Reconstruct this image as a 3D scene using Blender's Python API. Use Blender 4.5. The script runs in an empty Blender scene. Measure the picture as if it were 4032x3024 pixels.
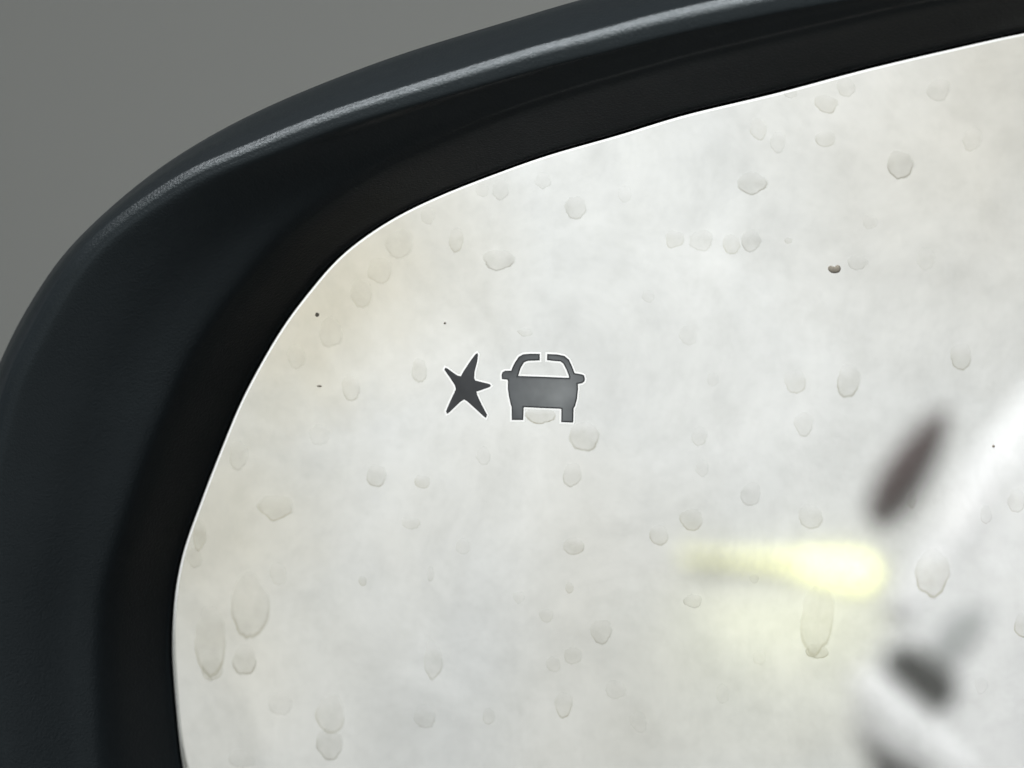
import bpy, bmesh, math, random
from mathutils import Vector, Matrix, noise
from mathutils.geometry import tessellate_polygon
random.seed(4)
sc = bpy.context.scene
COL = sc.collection

# ------------------------------------------------------------------ camera
CAM = Vector((0.22479,-0.44117,1.11959))
MIRROR_AT = Vector((0.00000,0.00000,1.05000))
cam_d = bpy.data.cameras.new('camera'); cam = bpy.data.objects.new('camera', cam_d); COL.objects.link(cam)
cam.location = CAM
cam.rotation_euler = (MIRROR_AT - CAM).to_track_quat('-Z', 'Y').to_euler()
cam_d.sensor_width = 36.0; cam_d.lens = 150.0
cam_d.clip_start = 0.02; cam_d.clip_end = 200.0
cam_d.dof.use_dof = True; cam_d.dof.focus_distance = 0.497; cam_d.dof.aperture_fstop = 19.0
sc.camera = cam

# ------------------------------------------------------------------ light
world = bpy.data.worlds.new('World'); sc.world = world; world.use_nodes = True
bg = world.node_tree.nodes['Background']
bg.inputs[0].default_value = (0.97, 0.99, 1.0, 1); bg.inputs[1].default_value = 0.22

def area(name, loc, target, sx, sy, power, col=(1, 0.985, 0.95)):
    l = bpy.data.lights.new(name, 'AREA'); l.shape = 'RECTANGLE'; l.size = sx; l.size_y = sy
    l.energy = power; l.color = col
    o = bpy.data.objects.new(name, l); COL.objects.link(o); o.location = loc
    o.rotation_euler = (Vector(target) - Vector(loc)).to_track_quat('-Z', 'Y').to_euler()
    return o
area('ceiling_light', (-0.6, -2.0, 3.3), (-0.6, -3.1, 0.0), 3.2, 0.5, 198, (0.985, 1.0, 0.985))
strip_light = area('ceiling_light', (-0.45, -0.9, 2.9), (-0.2, 0.6, 1.0), 2.2, 0.06, 84, (1, 0.98, 1.0))
strip_light.data.spread = math.radians(112)

vs = sc.view_settings
vs.view_transform = 'Standard'; vs.look = 'None'; vs.exposure = 0.0; vs.gamma = 1.0; vs.use_curve_mapping = False
sc.cycles.transparent_max_bounces = 24
sc.cycles.max_bounces = 10; sc.cycles.glossy_bounces = 6; sc.cycles.diffuse_bounces = 4

# ------------------------------------------------------------------ helpers
def new_obj(name, verts, faces, mats, parent=None, smooth=True, midx=None, kind=None):
    me = bpy.data.meshes.new(name); me.from_pydata([tuple(v) for v in verts], [], faces); me.update()
    for m in (mats if isinstance(mats, (list, tuple)) else [mats]): me.materials.append(m)
    if midx: me.polygons.foreach_set('material_index', midx)
    if smooth: me.polygons.foreach_set('use_smooth', [True] * len(me.polygons))
    o = bpy.data.objects.new(name, me); COL.objects.link(o)
    if parent: o.parent = parent
    if kind: o['kind'] = kind
    return o
def fix_normals(o):
    bm = bmesh.new(); bm.from_mesh(o.data); bmesh.ops.recalc_face_normals(bm, faces=bm.faces); bm.to_mesh(o.data); bm.free()
    return o
def box(name, c, s, mat, parent=None, bevel=0.0, seg=3, kind=None):
    bm = bmesh.new(); bmesh.ops.create_cube(bm, size=1.0)
    for v in bm.verts: v.co = Vector(c) + Vector((v.co.x * s[0], v.co.y * s[1], v.co.z * s[2]))
    if bevel: bmesh.ops.bevel(bm, geom=bm.edges[:] + bm.verts[:], offset=bevel, segments=seg, affect='EDGES', profile=0.5)
    me = bpy.data.meshes.new(name); bm.to_mesh(me); bm.free(); me.materials.append(mat)
    me.polygons.foreach_set('use_smooth', [bool(bevel)] * len(me.polygons))
    o = bpy.data.objects.new(name, me); COL.objects.link(o)
    if parent: o.parent = parent
    if kind: o['kind'] = kind
    return o
def tag(o, label, cat, group=None):
    o['label'] = label; o['category'] = cat
    if group: o['group'] = group
    return o
def empty(name, loc, label, cat):
    o = bpy.data.objects.new(name, None); COL.objects.link(o); o.location = loc; o.empty_display_size = 0.05
    return tag(o, label, cat)

class N:
    def __init__(s, name):
        s.m = bpy.data.materials.new(name); s.m.use_nodes = True; s.t = s.m.node_tree
        s.t.nodes.clear(); s.out = s.t.nodes.new('ShaderNodeOutputMaterial')
    def n(s, typ, **kw):
        nd = s.t.nodes.new('ShaderNode' + typ)
        for k, v in kw.items():
            if k in nd.inputs: nd.inputs[k].default_value = v
            else: setattr(nd, k, v)
        return nd
    def l(s, a, b): s.t.links.new(a, b)
    def noise(s, scale, detail=4, rough=.55, co=None, dist=0.0):
        nd = s.n('TexNoise'); nd.inputs['Scale'].default_value = scale; nd.inputs['Detail'].default_value = detail
        nd.inputs['Roughness'].default_value = rough; nd.inputs['Distortion'].default_value = dist
        if co is None:
            co = s.n('TexCoord').outputs['Object']
        s.l(co, nd.inputs['Vector']); return nd.outputs['Fac']
    def ramp(s, fac, stops):
        r = s.n('ValToRGB'); e = r.color_ramp.elements
        while len(e) < len(stops): e.new(.5)
        for i, (p, c) in enumerate(stops):
            e[i].position = p; e[i].color = (*c, 1) if len(c) == 3 else c
        s.l(fac, r.inputs[0]); return r.outputs[0]
    def mul(s, a, b, fac=1.0):
        m = s.n('Mix', data_type='RGBA', blend_type='MULTIPLY'); m.inputs[0].default_value = fac
        for sk, v in ((m.inputs[6], a), (m.inputs[7], b)):
            if isinstance(v, (tuple, list)): sk.default_value = v
            else: s.l(v, sk)
        return m.outputs[2]

# outlines of the two symbols on the glass, millimetres
STAR = [(-4.68,3.26),(-4.49,3.39),(-4.38,3.22),(-4.48,2.39),(-4.78,1.22),(-4.83,0.41),(-4.69,0.15),(-3.91,-0.02),(-2.94,-0.22),(-2.78,-0.40),(-2.94,-0.56),(-3.81,-0.90),(-4.54,-1.17),(-4.45,-1.55),(-3.97,-2.52),(-3.46,-3.44),(-3.21,-3.88),(-3.35,-4.22),(-3.57,-4.10),(-4.61,-3.21),(-5.64,-2.35),(-6.03,-2.14),(-6.47,-2.42),(-7.30,-3.22),(-7.87,-3.78),(-8.11,-3.90),(-8.22,-3.61),(-7.76,-2.51),(-7.22,-1.37),(-7.04,-0.92),(-7.18,-0.47),(-7.79,0.40),(-8.47,1.29),(-8.36,1.55),(-8.12,1.47),(-7.43,1.00),(-6.87,0.66),(-6.45,0.58),(-6.13,1.17),(-5.59,2.00),(-5.13,2.68)]
CAR_SYMBOL = [(3.08,3.54),(1.93,3.51),(1.11,3.42),(0.57,3.13),(0.11,2.45),(-0.20,1.82),(-0.33,1.45),(-1.07,1.41),(-1.39,1.24),(-1.50,0.88),(-1.44,0.43),(-0.78,0.38),(-0.71,0.19),(-0.72,-0.70),(-0.58,-1.59),(-0.34,-2.57),(-0.24,-2.83),(-0.20,-4.36),(1.17,-4.31),(1.22,-2.80),(1.45,-2.79),(3.38,-2.82),(5.57,-2.83),(5.77,-2.87),(5.77,-4.40),(7.13,-4.41),(7.21,-4.27),(7.23,-2.76),(7.43,-2.39),(7.63,-1.58),(7.73,-0.42),(7.70,0.15),(8.22,0.26),(8.49,0.49),(8.55,0.76),(8.44,1.16),(8.21,1.28),(7.30,1.41),(6.97,2.22),(6.60,2.97),(6.04,3.39),(5.13,3.54),(3.99,3.55),(3.97,2.84),(4.68,2.77),(5.60,2.73),(5.96,2.46),(6.34,1.76),(6.66,0.97),(6.64,0.84),(5.62,0.84),(3.34,0.86),(0.50,0.86),(0.54,0.99),(0.81,1.85),(1.21,2.49),(1.67,2.68),(3.09,2.77)]
def sag_(x, y): return -((x - APEX[0]) ** 2 + (y - APEX[1]) ** 2) / 2.4
APEX = (0.04887,-0.01577)

def mat_plastic(name, base, rough, spec, grain_scale, grain, lo=.92, hi=1.08):
    k = N(name); p = k.n('BsdfPrincipled')
    big = k.ramp(k.noise(60, 5), [(.3, tuple(c * lo for c in base)), (.7, tuple(c * hi for c in base))])
    k.l(big, p.inputs['Base Color'])
    rr = k.n('MapRange'); k.l(k.noise(grain_scale * .35, 3), rr.inputs[0]); rr.inputs[3].default_value = rough - .05; rr.inputs[4].default_value = rough + .07
    k.l(rr.outputs[0], p.inputs['Roughness'])
    p.inputs['Specular IOR Level'].default_value = spec; p.inputs['Specular Tint'].default_value = (.86, .97, 1.0, 1)
    b = k.n('Bump', Strength=grain, Distance=0.00012); k.l(k.noise(grain_scale, 2, .6), b.inputs['Height'])
    k.l(b.outputs[0], p.inputs['Normal']); k.l(p.outputs[0], k.out.inputs[0]); return k.m
def mat_simple(name, base, rough, spec=.5, scale=3.0, var=.06, coat=0.0):
    k = N(name); p = k.n('BsdfPrincipled')
    c = k.ramp(k.noise(scale, 5), [(.25, tuple(x * (1 - var) for x in base)), (.75, tuple(min(1, x * (1 + var)) for x in base))])
    k.l(c, p.inputs['Base Color']); p.inputs['Roughness'].default_value = rough; p.inputs['Specular IOR Level'].default_value = spec
    p.inputs['Coat Weight'].default_value = coat
    k.l(p.outputs[0], k.out.inputs[0]); return k.m

M_RIM = mat_plastic('grained_black_plastic', (0.0034, 0.0046, 0.0053), .30, .13, 3400, .42)
M_SHELL = mat_plastic('smooth_black_plastic', (0.010, 0.011, 0.012), .30, .35, 1800, .2)
M_GAP = mat_simple('gap_shade_black', (0.002, 0.002, 0.002), .8, .05)
M_WALLG = mat_simple('grey_painted_wall', (0.155, 0.163, 0.154), .85, .2, .8, .03)
M_WALLW = mat_simple('white_painted_wall', (0.80, 0.805, 0.80), .8, .3, .9, .04)
M_FLOOR = mat_simple('pale_concrete', (0.24, 0.24, 0.235), .6, .3, 1.2, .10)
M_PAINT = mat_simple('white_car_paint', (0.47, 0.47, 0.475), .45, .4, 2.0, .015, .4)
M_TRIM = mat_simple('dark_car_trim', (0.006, 0.008, 0.007), .9, 0.0, 30, .15)
M_LIT = mat_simple('lit_car_paint', (0.60, 0.60, 0.61), .5, .3, 4, .02)  # lighter copy of the car paint, for bands with light painted in
M_LAMPR = mat_simple('smoked_red_lens', (0.030, 0.010, 0.012), .7, .02, 30, .1)
M_TYRE = mat_simple('tyre_rubber', (0.05, 0.05, 0.05), .9, 0.0, 40, .2)
M_STEEL = mat_simple('grey_handle_metal', (0.25, 0.26, 0.26), .7, .05, 30, .1)

def mat_glass():
    k = N('dusty_mirror'); co = k.n('TexCoord').outputs['Object']
    # dirt film: low clouds of dust, finer mottling, beige water-scale patches; all of it is dirt on the glass
    a = k.ramp(k.noise(48, 7, .66, co, .5), [(.28, (.70, .704, .70)), (.50, (.815, .818, .812)), (.68, (.895, .897, .893))])
    b = k.ramp(k.noise(190, 5, .65, co, .2), [(.28, (.915, .915, .91)), (.52, (.98, .98, .98)), (.72, (1, 1, 1))])
    c = k.ramp(k.noise(17, 3, .5, co, .3), [(.50, (1, 1, 1)), (.72, (.97, .945, .895))])
    d_ = k.ramp(k.noise(700, 3, .6, co), [(.30, (.965, .965, .965)), (.55, (1, 1, 1))])
    mp = k.n('Mapping'); mp.inputs['Scale'].default_value = (1, .22, 1); k.l(co, mp.inputs[0])
    st = k.ramp(k.noise(75, 4, .6, mp.outputs[0], .5), [(.34, (.95, .952, .954)), (.60, (1, 1, 1))])
    # broad scale stains: the upper outer corner and the upper middle of the glass
    col = k.mul(k.mul(k.mul(k.mul(a, b), c), d_), st)
    for (x, y, rad, tint) in STAINS:
        v = k.n('VectorMath', operation='DISTANCE'); k.l(co, v.inputs[0]); v.inputs[1].default_value = (x, y, 0)
        nz = k.noise(70, 4, .6, co)
        ad = k.n('Math', operation='MULTIPLY_ADD'); k.l(nz, ad.inputs[0]); ad.inputs[1].default_value = rad * .7; k.l(v.outputs['Value'], ad.inputs[2])
        dv = k.n('Math', operation='DIVIDE'); k.l(ad.outputs[0], dv.inputs[0]); dv.inputs[1].default_value = rad * 2.1
        col = k.mul(col, k.ramp(dv.outputs[0], [(.28, tint), (1.0, (1, 1, 1))]))
    g = k.n('BsdfGlossy', Roughness=.03); k.l(col, g.inputs['Color'])
    df = k.n('BsdfDiffuse'); df.inputs[0].default_value = (.62, .62, .58, 1)
    mx = k.n('MixShader'); mx.inputs[0].default_value = .05
    k.l(g.outputs[0], mx.inputs[1]); k.l(df.outputs[0], mx.inputs[2]); k.l(mx.outputs[0], k.out.inputs[0]); return k.m
STAINS = [(-0.017, 0.015, .012, (.87, .835, .76)), (-0.024, 0.008, .009, (.90, .875, .81)), (0.054, 0.030, .018, (.91, .88, .83)), (-0.035, -0.010, .011, (.90, .875, .81)), (-0.040, -0.024, .010, (.92, .90, .85)), (-0.030, 0.004, .008, (.93, .91, .86)), (-0.036, -0.034, .016, (.955, .94, .90)), (0.006, -0.030, .02, (.955, .96, .97))]
M_GLASS = mat_glass()
def mat_halo():
    k = N('bright_halo_edge'); g = k.n('BsdfGlossy', Roughness=.08); g.inputs[0].default_value = (1, 1, 1, 1)
    k.l(g.outputs[0], k.out.inputs[0]); return k.m
M_HALO = mat_halo()  # brighter reflection for the added halo lines
def mat_symbol(name, base, refl, pale_spot=None):
    k = N(name); co = k.n('TexCoord').outputs['Object']
    df = k.n('BsdfDiffuse'); g = k.n('BsdfGlossy', Roughness=.12)
    c_ = k.ramp(k.noise(230, 3, .5, co), [(.35, tuple(c * .75 for c in base)), (.65, tuple(c * 1.2 for c in base))])
    if pale_spot:      # base colour paler around this point, darker farther out
        v = k.n('VectorMath', operation='DISTANCE'); k.l(co, v.inputs[0]); v.inputs[1].default_value = (pale_spot[0], pale_spot[1], sag_(pale_spot[0], pale_spot[1]))
        dv = k.n('Math', operation='DIVIDE'); k.l(v.outputs['Value'], dv.inputs[0]); dv.inputs[1].default_value = pale_spot[2]
        c_ = k.mul(c_, k.ramp(dv.outputs[0], [(.15, (1.65, 1.65, 1.62)), (.95, (.75, .76, .77))]))
    k.l(c_, df.inputs[0])
    g.inputs[0].default_value = (.9, .95, 1, 1)
    mx = k.n('MixShader'); mx.inputs[0].default_value = refl
    k.l(df.outputs[0], mx.inputs[1]); k.l(g.outputs[0], mx.inputs[2]); k.l(mx.outputs[0], k.out.inputs[0]); return k.m
cxm = sum(p[0] for p in CAR_SYMBOL) / len(CAR_SYMBOL) / 1000; cym = sum(p[1] for p in CAR_SYMBOL) / len(CAR_SYMBOL) / 1000
M_SYM_CAR = mat_symbol('etched_grey_car', (.045, .048, .049), .045, (cxm + .0014, cym - .0012, .0062))
M_SYM_STAR = mat_symbol('etched_grey_star', (.020, .021, .022), .025)
M_SYM_SHADE = mat_symbol('symbol_edge_shade', (.020, .021, .022), .015)  # edge shade put into the colour
def mat_residue():
    k = N('dried_water_scale'); at = k.n('Attribute', attribute_name='residue')
    tr = k.n('BsdfTransparent'); k.l(at.outputs['Color'], tr.inputs[0]); k.l(tr.outputs[0], k.out.inputs[0]); return k.m
M_RES = mat_residue()
M_SPECK = mat_simple('brown_dirt', (.10, .092, .075), .8, .2, 900, .5)

# ------------------------------------------------------------------ mirror-local frame (millimetre tables, x right, y up, h out of the glass)
NRM = Vector((0.25866,-0.96534,0.03490)).normalized()
EX = (-NRM).cross(Vector((0, 0, 1))).normalized(); EY = EX.cross(-NRM)
FRAME = Matrix(((EX.x, EY.x, NRM.x, MIRROR_AT.x), (EX.y, EY.y, NRM.y, MIRROR_AT.y), (EX.z, EY.z, NRM.z, MIRROR_AT.z), (0, 0, 0, 1)))
APEX = Vector((0.04887,-0.01577))
RADIUS = 1.2                       # convex mirror
def sag(x, y): return -((x - APEX.x) ** 2 + (y - APEX.y) ** 2) / (2 * RADIUS)

GLASS_EDGE = [(-21.30,14.32),(-15.63,18.46),(-9.99,21.37),(-2.55,24.41),(3.77,26.71),(12.19,29.23),(19.71,31.61),(30.50,34.35),(41.16,37.31),(51.71,39.93),(58.88,41.59),(73.81,44.26),(91.73,46.16),(106.94,46.41),(119.59,43.97),(127.81,36.89),(132.25,23.11),(133.94,2.51),(132.75,-20.96),(128.54,-44.89),(121.00,-62.93),(105.33,-72.94),(76.61,-78.37),(38.88,-81.30),(2.53,-80.43),(-18.78,-75.10),(-31.63,-66.22),(-38.35,-56.32),(-40.68,-50.72),(-41.36,-47.10),(-42.08,-39.72),(-42.46,-34.05),(-42.32,-30.30),(-41.88,-26.09),(-40.80,-21.35),(-39.14,-16.94),(-37.84,-13.52),(-35.91,-8.80),(-33.75,-3.70),(-31.03,1.40),(-28.15,6.08),(-25.29,9.81)]
RIM_CREASE = [(-28.62,14.01),(-25.83,17.04),(-22.67,19.70),(-17.53,23.51),(-9.63,27.72),(-0.60,31.70),(8.42,34.80),(17.35,37.45),(21.13,38.55),(31.70,41.20),(42.16,43.71),(47.36,44.90),(64.08,47.65),(84.35,49.36),(104.29,49.79),(119.09,47.92),(129.05,40.78),(135.18,24.85),(137.15,3.72),(136.08,-20.77),(132.01,-44.67),(124.20,-63.37),(107.43,-74.43),(77.23,-80.41),(40.18,-83.39),(2.98,-82.22),(-21.71,-76.52),(-36.51,-67.30),(-43.94,-57.61),(-47.08,-48.81),(-47.80,-40.47),(-48.01,-32.13),(-47.53,-26.00),(-46.32,-21.31),(-44.36,-15.11),(-42.31,-9.04),(-39.86,-3.48),(-37.60,1.66),(-33.82,7.59)]
RIM_RIDGE = [(-48.35,15.85),(-43.84,19.72),(-40.48,22.00),(-35.46,25.10),(-28.09,28.22),(-23.51,30.16),(-17.82,32.33),(-9.11,35.15),(-2.46,37.25),(5.58,39.71),(12.72,41.63),(18.01,43.09),(23.07,44.34),(38.72,47.60),(59.26,50.44),(84.44,52.26),(104.20,52.65),(118.85,51.18),(129.68,44.35),(137.97,26.63),(140.47,4.23),(139.47,-21.02),(135.24,-45.22),(127.56,-64.79),(109.03,-77.75),(77.54,-83.84),(40.77,-86.87),(2.75,-85.58),(-25.73,-79.09),(-43.31,-68.99),(-53.01,-58.91),(-59.31,-51.42),(-61.10,-43.14),(-61.97,-34.84),(-62.04,-26.52),(-61.64,-18.22),(-60.56,-9.93),(-59.04,-3.85),(-57.64,0.67),(-55.18,5.43),(-52.15,10.78)]
RIM_OUTER = [(-54.66,13.93),(-51.02,17.65),(-45.28,22.66),(-41.29,25.53),(-35.79,28.84),(-29.02,32.22),(-20.24,35.86),(-12.86,38.55),(-5.48,40.89),(-0.00,42.56),(4.52,43.94),(7.95,44.94),(16.05,46.82),(26.77,48.92),(47.91,52.03),(73.80,54.38),(99.14,55.31),(119.08,53.67),(133.07,46.23),(141.99,28.71),(144.88,3.37),(143.88,-22.35),(139.41,-48.57),(131.18,-70.13),(110.80,-83.74),(77.12,-90.39),(39.59,-93.55),(-2.05,-92.49),(-33.49,-86.04),(-52.09,-74.62),(-62.01,-62.03),(-66.96,-52.01),(-68.37,-42.96),(-68.78,-33.90),(-68.47,-23.72),(-67.36,-15.79),(-65.92,-9.01),(-64.13,-2.81),(-62.24,1.54),(-60.30,5.49),(-57.39,10.16)]
SPOTS = [(7.14,20.68,2.55,2.59,0.70),(-1.86,22.64,2.01,2.49,0.40),(-4.10,22.49,1.57,1.41,0.30),(3.15,23.83,1.89,1.94,0.30),(-7.22,16.54,1.69,2.94,0.60),(-1.97,14.40,3.92,2.28,0.80),(-10.65,19.45,1.58,2.18,0.30),(-14.18,15.93,3.41,3.28,0.35),(-16.54,12.75,3.19,2.74,0.30),(27.83,24.02,3.46,2.56,0.80),(36.43,33.27,2.68,2.01,0.70),(32.27,34.53,1.51,1.17,0.40),(38.70,35.16,2.03,2.01,0.40),(49.28,35.05,2.54,2.53,0.45),(45.02,26.43,2.98,3.17,0.90),(36.41,29.19,2.36,1.70,0.50),(30.88,28.77,1.83,2.45,0.40),(28.58,30.22,1.95,2.45,0.35),(18.97,17.35,2.30,2.04,0.50),(22.14,17.26,2.83,2.47,0.50),(25.68,16.92,2.06,2.25,0.45),(27.90,17.34,2.17,2.46,0.80),(32.33,17.50,0.86,0.69,0.70),(40.44,15.18,2.35,1.70,0.50),(-11.59,1.12,1.93,2.63,0.60),(-20.03,-1.26,2.30,2.98,0.50),(-22.49,5.16,2.65,3.52,0.35),(-18.74,9.95,2.63,3.29,0.30),(3.27,-3.69,3.69,2.18,0.90),(8.54,-6.01,3.56,3.60,0.85),(7.14,-10.65,2.23,2.73,0.60),(-16.81,-11.75,2.41,2.66,0.70),(-11.15,-12.08,1.94,1.66,0.60),(-3.64,-8.76,1.69,2.09,0.30),(-29.34,-16.01,4.20,2.90,0.55),(-12.50,-17.11,2.40,1.33,0.40),(7.44,-19.02,2.34,2.09,0.65),(21.40,-15.34,2.74,2.61,0.65),(17.57,-17.29,2.21,2.40,0.60),(28.42,-12.09,2.29,2.82,0.60),(35.46,-14.48,2.81,2.81,0.55),(22.59,-9.26,1.53,2.06,0.30),(34.48,-3.78,2.38,2.48,0.45),(33.37,1.19,2.49,2.69,0.45),(39.56,1.54,2.68,3.96,0.75),(52.48,4.58,2.44,2.87,0.60),(22.27,-5.53,1.86,2.27,0.35),(20.68,6.20,1.97,2.26,0.25),(-38.97,-19.86,1.77,3.60,0.70),(-32.56,-28.10,4.70,8.45,0.60),(-33.29,-34.63,2.94,3.62,0.75),(-37.59,-32.88,3.79,8.49,0.60),(-37.42,-35.93,2.84,3.06,0.50),(-9.70,-33.55,2.28,4.69,0.50),(10.75,-29.11,2.45,2.98,0.60),(4.14,-27.43,1.68,1.66,0.40),(7.42,-32.14,2.13,1.99,0.45),(5.02,-33.20,1.68,1.77,0.30),(-10.72,-40.44,2.75,2.58,0.50),(-2.86,-39.90,1.47,2.01,0.40),(6.28,-38.08,2.13,3.11,0.60),(-22.68,-44.38,3.26,3.74,0.80),(-22.43,-40.81,3.49,5.08,0.45),(36.39,-26.82,3.79,8.16,0.55),(36.38,-30.25,2.71,1.75,0.90),(49.70,-20.48,3.85,5.39,0.70),(21.73,-24.88,2.09,1.64,0.65),(59.21,-11.76,2.01,2.78,0.50),(60.13,-26.22,1.80,2.91,0.65),(-18.44,-24.38,1.04,1.12,0.80),(6.92,-24.00,1.01,1.32,0.60),(-10.02,-23.10,0.80,1.78,0.55),(-28.79,-39.75,3.05,2.72,0.30),(-33.70,-46.86,3.07,2.05,0.35),(1.32,6.01,1.79,0.87,0.45),(47.20,-12.17,1.07,1.72,0.60),(55.75,-13.48,1.27,2.25,0.40),(-34.03,-9.95,2.23,3.57,0.35),(-39.62,-22.54,1.78,2.48,0.35),(-26.80,2.26,2.32,2.87,0.25),(12.58,-35.88,2.45,2.21,0.25),(28.98,-21.96,1.09,1.09,0.30),(23.76,1.17,1.31,1.51,0.22),(15.95,10.65,1.43,1.40,0.22),(0.76,-25.38,1.35,1.44,0.25),(-6.06,-19.60,1.70,1.88,0.22),(41.79,19.84,1.60,1.59,0.20),(53.27,29.58,2.11,2.63,0.25),(13.02,22.43,1.65,1.83,0.20),(-23.86,-7.04,2.31,2.44,0.22),(-29.05,-23.99,2.10,2.58,0.22),(15.39,-39.61,2.00,2.44,0.25),(25.31,-35.81,1.65,2.20,0.20),(29.64,-31.21,1.53,1.64,0.20),(55.58,-33.33,1.60,1.95,0.20),(48.27,15.74,2.12,2.44,0.18)]
SPECKS = [(37.77,14.42,1.53,1.09),(-24.23,7.31,0.49,0.49),(-8.47,6.80,0.27,0.27),(-23.89,-1.18,0.60,0.22),(56.44,-5.54,0.33,0.33)]

NA = 480
def loop(ctrl):
    P = [Vector(p) / 1000 for p in ctrl]; n = len(P); dense = []
    for i in range(n):                                   # centripetal Catmull-Rom
        p0, p1, p2, p3 = P[i - 1], P[i], P[(i + 1) % n], P[(i + 2) % n]
        t0 = 0; t1 = t0 + (p1 - p0).length ** .5; t2 = t1 + (p2 - p1).length ** .5; t3 = t2 + (p3 - p2).length ** .5
        for j in range(24):
            t = t1 + (t2 - t1) * j / 24
            a1 = p0 * ((t1 - t) / (t1 - t0)) + p1 * ((t - t0) / (t1 - t0)); a2 = p1 * ((t2 - t) / (t2 - t1)) + p2 * ((t - t1) / (t2 - t1))
            a3 = p2 * ((t3 - t) / (t3 - t2)) + p3 * ((t - t2) / (t3 - t2))
            b1 = a1 * ((t2 - t) / (t2 - t0)) + a2 * ((t - t0) / (t2 - t0)); b2 = a2 * ((t3 - t) / (t3 - t1)) + a3 * ((t - t1) / (t3 - t1))
            dense.append(b1 * ((t2 - t) / (t2 - t1)) + b2 * ((t - t1) / (t2 - t1)))
    pol = sorted((math.atan2(p.y - APEX.y, p.x - APEX.x), (p - APEX).length) for p in dense)
    pol = [(pol[-1][0] - 2 * math.pi, pol[-1][1])] + pol + [(pol[0][0] + 2 * math.pi, pol[0][1])]
    rad = []; k = 0
    for i in range(NA):
        th = -math.pi + 2 * math.pi * (i + .5) / NA
        while pol[k + 1][0] < th: k += 1
        (a, ra), (b, rb) = pol[k], pol[k + 1]
        rad.append(ra + (rb - ra) * (th - a) / max(b - a, 1e-9))
    for _ in range(3): rad = [(rad[i - 1] + 2 * rad[i] + rad[(i + 1) % NA]) / 4 for i in range(NA)]
    return rad
TH = [-math.pi + 2 * math.pi * (i + .5) / NA for i in range(NA)]
rG, rC, rH, rO = loop(GLASS_EDGE), loop(RIM_CREASE), loop(RIM_RIDGE), loop(RIM_OUTER)
def at_(i, r): return APEX.x + r * math.cos(TH[i]), APEX.y + r * math.sin(TH[i])
def strip(rows, closed_center=None):
    v = []; f = []
    for row in rows: v += row
    for a in range(len(rows) - 1):
        for i in range(NA):
            j = (i + 1) % NA; f.append((a * NA + i, a * NA + j, (a + 1) * NA + j, (a + 1) * NA + i))
    if closed_center is not None:
        v.append(closed_center); c = len(v) - 1; b = (len(rows) - 1) * NA
        for i in range(NA): f.append((b + i, b + (i + 1) % NA, c))
    return v, f

# ------------------------------------------------------------------ the setting
fl = new_obj('floor', [(-8, -9, 0), (8, -9, 0), (8, 8, 0), (-8, 8, 0)], [(0, 1, 2, 3)], M_FLOOR, smooth=False, kind='structure')
box('wall', (0, 2.6, 1.7), (14, .12, 3.4), M_WALLG, kind='structure')
box('wall', (0, -4.26, 1.7), (14, .12, 3.4), M_WALLW, kind='structure')

# ------------------------------------------------------------------ the wing mirror
mirror = empty('wing_mirror', MIRROR_AT, 'black plastic car wing mirror with dusty, water-spotted glass', 'wing mirror')
mirror.matrix_world = FRAME

# glass: convex, with exact normals
NR = 60; rows = [[(*at_(i, rG[i] * (1 - a / NR)), 0) for i in range(NA)] for a in range(NR)]
v, f = strip(rows, (APEX.x, APEX.y, 0)); v = [(x, y, sag(x, y)) for x, y, _ in v]
glass = new_obj('mirror_glass', v, f, M_GLASS, mirror)
glass.data.normals_split_custom_set_from_vertices([Vector(((x - APEX.x) / RADIUS, (y - APEX.y) / RADIUS, 1)).normalized() for x, y, _ in v])
glass['label'] = 'convex mirror glass, milky with dust and dried water spots'
# polished edge of the glass with an added bright halo line
def edge_row(off, dh): return [(lambda p: (p[0], p[1], sag(*p) + dh))(at_(i, rG[i] + off)) for i in range(NA)]
v, f = strip([edge_row(.00004, .00001), edge_row(-.00024, .00005)])
e = new_obj('bevel_halo', v, f, M_HALO, glass)
e.data.normals_split_custom_set_from_vertices([Vector(((x - APEX.x) / RADIUS, (y - APEX.y) / RADIUS, 1)).normalized() for x, y, _ in v])
v, f = strip([edge_row(.0009, -.0008), edge_row(-.0003, -.0008)]); new_obj('gap_shade', v, f, M_GAP, mirror)  # black strip laid in as the shadow in the gap beside the glass

# rim: one profile swept round the glass (lip, inner wall, crease, face, ridge, outer rounding)
def profile(i):
    g, c, h, o = rG[i], rC[i], rH[i], rO[i]
    x, y = at_(i, g); s = sag(x, y)
    key = [(g + .00030, s - .0007), (g + .00038, s + .0003), (g + .0009, s + .0009), (g + (c - g) * .35, s + .0026 - (s * .3)), (g + (c - g) * .68, .0050), (c - (c - g) * .12, .0070), (c, .0078),
           (c + (h - c) * .06, .0083), (c + (h - c) * .14, .0087), (c + (h - c) * .24, .00915), (c + (h - c) * .36, .0098), (c + (h - c) * .58, .0111), (h - .0026, .0123), (h - .0013, .01225), (h - .0006, .01205), (h, .0117), (h + .0006, .01115), (h + .0009 + (o - h - .0009) * .3, .0088), (h + .0009 + (o - h - .0009) * .6, .0060), (h + .0009 + (o - h - .0009) * .85, .0033), (o, .0007)]
    P = [Vector(k) for k in key]; out = []
    for a in range(len(P) - 1):
        p0 = P[max(a - 1, 0)]; p1 = P[a]; p2 = P[a + 1]; p3 = P[min(a + 2, len(P) - 1)]
        for j in range(4):
            t = j / 4; out.append(.5 * ((2 * p1) + (p2 - p0) * t + (2 * p0 - 5 * p1 + 4 * p2 - p3) * t * t + (3 * p1 - p0 - 3 * p2 + p3) * t ** 3))
    out.append(P[-1]); return out
prof = [profile(i) for i in range(NA)]
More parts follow.
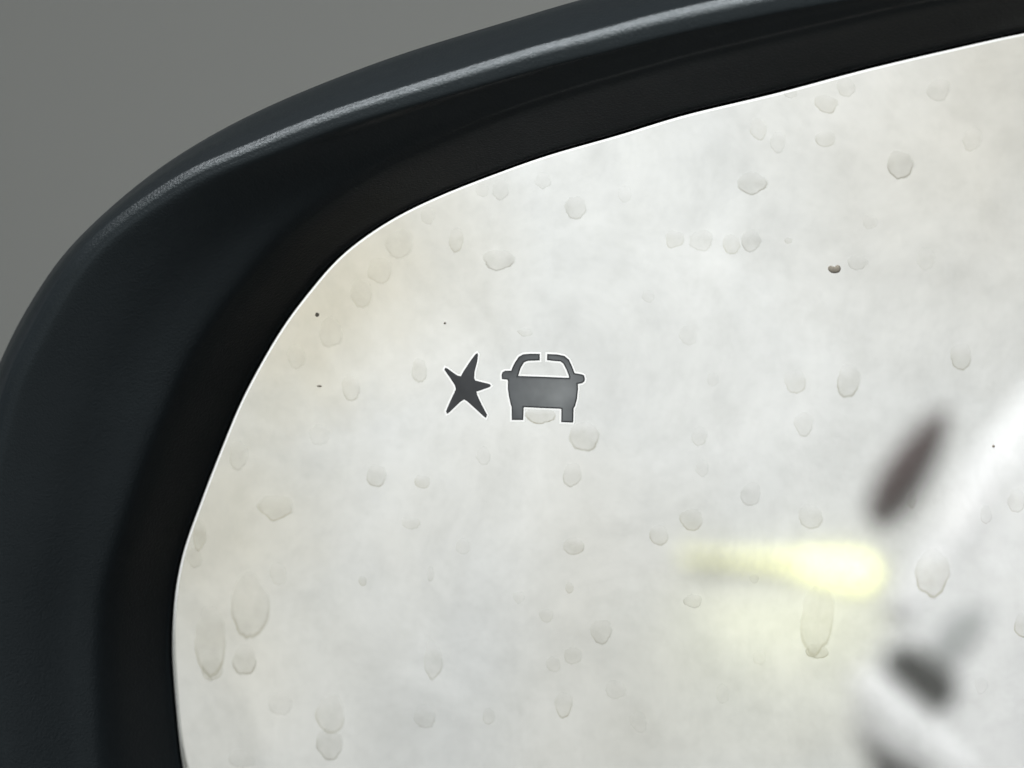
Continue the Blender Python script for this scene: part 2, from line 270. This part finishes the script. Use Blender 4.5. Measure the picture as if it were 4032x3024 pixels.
rows = [[(*at_(i, prof[i][k].x), prof[i][k].y) for i in range(NA)] for k in range(len(prof[0]))]
v, f = strip(rows); fix_normals(new_obj('rim', v, f, M_RIM, mirror))['label'] = 'grained black plastic rim with a bright ridge line'
# housing shell behind the rim
rows = [[(*at_(i, rO[i] * s_), h_) for i in range(NA)] for s_, h_ in ((.9985, .0011), (.996, -.002), (.99, -.006), (.975, -.014), (.94, -.028), (.87, -.043), (.74, -.057), (.52, -.068), (.27, -.073))]
v, f = strip(rows, (APEX.x, APEX.y, -.0745)); fix_normals(new_obj('housing_shell', v, f, M_SHELL, mirror))
# mounting arm towards the car, low on the inner side
arm = []
for t in range(9):
    a = t / 8; cx = .130 + .105 * a; cy = -.060 - .012 * a; ch = -.030 + .006 * a; ww = .017 + .012 * a * a; hh = .020 + .006 * a
    arm.append([(cx, cy + ww * math.cos(q * math.pi / 10), ch + hh * math.sin(q * math.pi / 10)) for q in range(20)])
v = [p for r in arm for p in r]; f = [(a * 20 + q, a * 20 + (q + 1) % 20, a * 20 + 20 + (q + 1) % 20, a * 20 + 20 + q) for a in range(8) for q in range(20)]
f += [tuple(range(20)), tuple(range(160, 180))]
fix_normals(new_obj('mounting_arm', v, f, M_SHELL, mirror))

# warning symbols etched into the glass
def offset_poly(P, d_):
    n = len(P); area2 = sum(P[i].x * P[(i + 1) % n].y - P[(i + 1) % n].x * P[i].y for i in range(n)); sg = 1 if area2 > 0 else -1; out = []
    for i in range(n):
        a = (P[i] - P[i - 1]).normalized(); b = (P[(i + 1) % n] - P[i]).normalized()
        na = Vector((a.y, -a.x)) * sg; nb = Vector((b.y, -b.x)) * sg; m = na + nb
        m = m.normalized() if m.length > 1e-6 else na
        out.append(P[i] + m * d_ / max(m.dot(na), .62))
    return out
def symbol(name, pts, mats, label):
    P = [Vector(p) / 1000 for p in pts]; n = len(P)
    rings = [(offset_poly(P, .00022), .000030), (offset_poly(P, .00001), .000032), (P, .00006), (offset_poly(P, -.00017), .00007)]  # outer ring adds a pale halo; inner rings carry painted edge shade
    v = []; f = []; mi = []
    for r, h in rings: v += [(p.x, p.y, sag(p.x, p.y) + h) for p in r]
    for a, m in ((0, 2), (1, 1), (2, 1)):
        for i in range(n):
            j = (i + 1) % n; f.append((a * n + i, a * n + j, (a + 1) * n + j, (a + 1) * n + i)); mi.append(m)
    for t in tessellate_polygon([[Vector((p.x, p.y, 0)) for p in rings[3][0]]]): f.append(tuple(3 * n + q for q in t)); mi.append(0)
    o = new_obj(name, v, f, mats, glass, smooth=False, midx=mi); o['label'] = label
    bm = bmesh.new(); bm.from_mesh(o.data)
    for fc in bm.faces:
        fc.normal_update()
        if fc.normal.z < 0: fc.normal_flip()
    bm.to_mesh(o.data); bm.free(); return o
symbol('car_symbol', CAR_SYMBOL, [M_SYM_CAR, M_SYM_SHADE, M_HALO], 'grey etched symbol of a car seen from behind')
symbol('star_symbol', STAR, [M_SYM_STAR, M_SYM_SHADE, M_HALO], 'dark grey etched five-pointed crash star')

# dried water spots, each its own thin scale film with a heavier lower edge
def smooth(a, b, x): t = max(0, min(1, (x - a) / (b - a))); return t * t * (3 - 2 * t)
def water_spot(x, y, w, h, s, k):
    x, y, w, h = x / 1000, y / 1000, w / 1000, h / 1000
    n = 36; seed = Vector((k * 3.7, k * 1.3, 0)); ringr = (.35, .68, .83, .90, .945, .98, 1.01, 1.06)
    v = []; cols = []; f = []
    warm = random.uniform(.0, 1.0); heavy = random.uniform(.7, 1.2); lean = random.uniform(-.5, .5); soft_top = random.uniform(.5, 1.0); drip = .28 if h > 1.6 * w and h > .0035 else random.choice((.04, .08, .12, .2))
    def col(q): # q: how much film
        d_ = min(.6, q * s * 1.4); return (1 - d_ * .95, 1 - d_ * (.97 + .05 * warm), 1 - d_ * (1.06 + .26 * warm), 1)
    v.append((x, y, sag(x, y) + .00008)); cols.append(col(.052))
    for ri, rr in enumerate(ringr):
        for i in range(n):
            a = 2 * math.pi * i / n
            nz = 1 + .22 * noise.noise(Vector((math.cos(a), math.sin(a), 0)) * 1.0 + seed) + .09 * noise.noise(Vector((math.cos(a), math.sin(a), 3)) * 3.0 + seed)
            taper = 1 - drip * max(0, -math.sin(a)) ** 2
            px = x + rr * nz * taper * w / 2 * math.cos(a); py = y + rr * nz * h / 2 * math.sin(a)
            low = smooth(.35, -.7, math.sin(a) + lean * math.cos(a) * .6)
            top = smooth(.1, 1.0, math.sin(a)) * soft_top
            wob = .6 + .8 * (.5 + .5 * noise.noise(Vector((a * 2.2, k, 7))))
            q = .056 + .035 * noise.noise(Vector((px * 900, py * 900, k)))
            if ri in (3, 4, 5): q += (.6, 1., .55)[ri - 3] * (.003 + .135 * low * wob) * heavy
            q *= 1 - top * (.35, .8, 1, 1, 1, 1, 1, 1)[ri]
            if ri == 6: q *= .35
            if ri == 7: q = 0
            v.append((px, py, sag(px, py) + .00008 + (.00003 if ri < 6 else 0))); cols.append(col(max(q, 0)))
    for i in range(n): f.append((0, 1 + i, 1 + (i + 1) % n))
    for r in range(len(ringr) - 1):
        for i in range(n):
            j = (i + 1) % n; f.append((1 + r * n + i, 1 + (r + 1) * n + i, 1 + (r + 1) * n + j, 1 + r * n + j))
    v = [(p[0], p[1], p[2] + k * 2e-7) for p in v]
    o = new_obj('water_spot', v, f, M_RES, glass)
    at = o.data.attributes.new('residue', 'FLOAT_COLOR', 'POINT')
    at.data.foreach_set('color', [c for q in cols for c in q])
for k, sp in enumerate(SPOTS): water_spot(*sp, k)
# specks of dirt
for k, (x, y, w, h) in enumerate(SPECKS):
    x, y, w, h = x / 1000, y / 1000, w / 1000, h / 1000; n = 16; v = []; f = []
    for ri, (rr, hh) in enumerate(((1, .00005), (.93, .00012), (.6, .00020))):
        for i in range(n):
            a = 2 * math.pi * i / n; nz = 1 + .12 * noise.noise(Vector((math.cos(a) * 1.6, math.sin(a) * 1.6, k * 5.)))
            if k == 0: nz *= 1 - .75 * math.exp(-((a - math.pi * .55) / .45) ** 2)      # kidney-shaped flake
            px = x + rr * nz * w / 2 * math.cos(a); py = y + rr * nz * h / 2 * math.sin(a); v.append((px, py, sag(px, py) + hh))
    for r in range(2):
        for i in range(n): j = (i + 1) % n; f.append((r * n + i, r * n + j, r * n + n + j, r * n + n + i))
    f.append(tuple(range(2 * n, 3 * n))); new_obj('dirt_speck', v, f, M_SPECK, glass)

# ------------------------------------------------------------------ the car's own flank, seen blurred in the glass
car = empty('car_flank', (0.55, -1.6, 0), 'white car side with dark handle, blurred reflection at right of mirror', 'car')
def part(o): o.parent = car; o.matrix_parent_inverse = Matrix.Translation(car.location).inverted(); return o
SEC = [(1.15, 1.46), (.86, 1.40), (.74, 1.26), (.642, 1.11), (.568, 1.02), (.508, .945), (.466, .885), (.426, .820), (.384, .748), (.345, .680), (.318, .634), (.3075, .605), (.309, .586), (.322, .566), (.345, .545), (.352, .50), (.352, .40), (.362, .30), (.41, .22), (1.15, .22)]
def body_rows():
    ys = [-.62, -.64, -.70, -.9, -1.2, -1.5, -1.8, -2.05, -2.2, -2.27, -2.31, -2.33, -2.335]; inset = [.06, .025, .008, .004, .002, 0, 0, 0, 0, .006, .022, .06, .12]
    return [[(x + ins, y, z - (ins * .4 if z > .8 else 0)) for x, z in SEC] for y, ins in zip(ys, inset)]
R_ = body_rows(); m = len(SEC); v = [p for r in R_ for p in r]
f = [(a * m + q, a * m + q + 1, (a + 1) * m + q + 1, (a + 1) * m + q) for a in range(len(R_) - 1) for q in range(m - 1)]
f += [tuple(range(m)), tuple((len(R_) - 1) * m + q for q in range(m))]
part(fix_normals(new_obj('body_shell', v, f, M_PAINT)))
# handle: bar standing off a dark cupped recess
def flank_x(z):
    s_ = sorted((q[1], q[0]) for q in SEC)
    for (z0, x0), (z1, x1) in zip(s_, s_[1:]):
        if z0 <= z <= z1: return x0 + (x1 - x0) * (z - z0) / max(z1 - z0, 1e-6)
    return SEC[0][0]
def flank_bar(name, y0, y1, zc0, zc1, hgt0, hgt1, proud, mat):
    v = []; f = []; n = 16
    for a in range(n + 1):
        t_ = a / n; y = y0 + (y1 - y0) * t_; zc = zc0 + (zc1 - zc0) * t_; hh = (hgt0 + (hgt1 - hgt0) * t_) * min(1, .35 + 6 * min(t_, 1 - t_)) / 2
        for q in range(12):
            an = 2 * math.pi * q / 12; z = zc + hh * math.sin(an); v.append((flank_x(z) - proud * max(-.6, math.cos(an)), y, z))
    for a in range(n):
        for q in range(12): f.append((a * 12 + q, a * 12 + (q + 1) % 12, a * 12 + 12 + (q + 1) % 12, a * 12 + 12 + q))
    f += [tuple(range(12)), tuple(n * 12 + q for q in range(12))]
    return part(fix_normals(new_obj(name, v, f, mat)))
flank_bar('door_handle', -1.80, -2.14, .690, .677, .036, .034, .009, M_TRIM)
flank_bar('lit_shoulder_band', -2.12, -2.33, .87, .86, .32, .34, .004, M_LIT)  # whiter band stands in for light on the body edge
flank_bar('lit_crease_band', -1.60, -2.29, .664, .632, .013, .018, .006, M_LIT)  # pale strip painted in for a crease catching light
flank_bar('handle_recess', -1.84, -2.0, .742, .722, .06, .045, .003, M_STEEL)
flank_bar('arch_trim', -1.66, -2.32, .590, .520, .115, .11, .006, M_TYRE)
bm = bmesh.new(); bmesh.ops.create_uvsphere(bm, u_segments=20, v_segments=16, radius=1)
for q in bm.verts:                                   # slim leaf-shaped lens, fuller below the middle
    w_ = 1 - .25 * q.co.z; q.co = Vector((q.co.x * .026 * w_, q.co.y * .024 * w_, q.co.z * .080))
me = bpy.data.meshes.new('tail_lamp'); bm.to_mesh(me); bm.free(); me.materials.append(M_LAMPR); me.polygons.foreach_set('use_smooth', [True] * len(me.polygons))
tl = bpy.data.objects.new('tail_lamp', me); COL.objects.link(tl); tl.parent = car
tl.location = Vector((.396, -2.40, .853)) - car.location; tl.rotation_euler = (0, math.radians(31), 0)
# rear tyre and sill
bm = bmesh.new(); prof_t = [(.20, -.08), (.27, -.092), (.30, -.085), (.315, -.05), (.318, 0), (.315, .05), (.30, .085), (.27, .092), (.20, .08)]
vv = [[bm.verts.new((.44 + h, -1.86 + r * math.cos(q * math.pi / 24), .318 + r * math.sin(q * math.pi / 24))) for r, h in prof_t] for q in range(48)]
for q in range(48):
    for a in range(8): bm.faces.new((vv[q][a], vv[q][a + 1], vv[(q + 1) % 48][a + 1], vv[(q + 1) % 48][a]))
    bm.faces.new((vv[q][8], vv[q][0], vv[(q + 1) % 48][0], vv[(q + 1) % 48][8]))
bmesh.ops.recalc_face_normals(bm, faces=bm.faces); me = bpy.data.meshes.new('tyre'); bm.to_mesh(me); bm.free(); me.materials.append(M_TYRE)
ty = bpy.data.objects.new('tyre', me); COL.objects.link(ty); part(ty)

# ------------------------------------------------------------------ yellow lamp on the wall behind, seen in the glass
k = N('yellow_lamp_lens'); em = k.n('Emission', Strength=2.5); em.inputs[0].default_value = (.97, 1, .50, 1); k.l(em.outputs[0], k.out.inputs[0]); M_EM = k.m
k = N('yellow_lamp_dim'); em = k.n('Emission', Strength=1.75); em.inputs[0].default_value = (.98, 1, .56, 1); k.l(em.outputs[0], k.out.inputs[0]); M_EM2 = k.m
lamp = empty('wall_lamp', (0.471, -4.14, 0.4726), 'glowing yellow strip lamp reflected in the glass beside the car', 'lamp')
def lpart(o): o.parent = lamp; o.matrix_parent_inverse = Matrix.Translation(lamp.location).inverted(); return o
lpart(box('lamp_housing', (0.4127, -4.196, 0.5266), (.34, .012, .03), M_WALLW, bevel=.01))
def lens(name, pts, mat):        # tapered lens: rounded loft along x
    v = []; f = []
    for (x, zc, hh) in pts:
        for q in range(14):
            an = 2 * math.pi * q / 14; v.append((x, -4.190 + .014 * math.cos(an), zc + hh * math.sin(an)))
    for a in range(len(pts) - 1):
        for q in range(14): f.append((a * 14 + q, a * 14 + (q + 1) % 14, a * 14 + 14 + (q + 1) % 14, a * 14 + 14 + q))
    f += [tuple(range(14)), tuple((len(pts) - 1) * 14 + q for q in range(14))]
    return lpart(fix_normals(new_obj(name, v, f, mat)))
lens('dim_lens', [(.215, .5350, .003), (.27, .5340, .006), (.34, .5320, .010), (.40, .5290, .014), (.449, .5246, .019)], M_EM2)
lens('bright_lens', [(.45, .5245, .019), (.50, .5185, .026), (.55, .5125, .0325), (.575, .5110, .032), (.588, .5110, .021), (.592, .5115, .008)], M_EM)
gl = bpy.data.lights.new('lamp_glow', 'AREA'); gl.shape = 'RECTANGLE'; gl.size = .35; gl.size_y = .05; gl.energy = .18; gl.color = (.97, 1, .42)
go = bpy.data.objects.new('lamp_glow', gl); COL.objects.link(go); go.location = (0.421, -4.08, 0.4559); go.rotation_euler = (math.radians(-25), 0, 0)
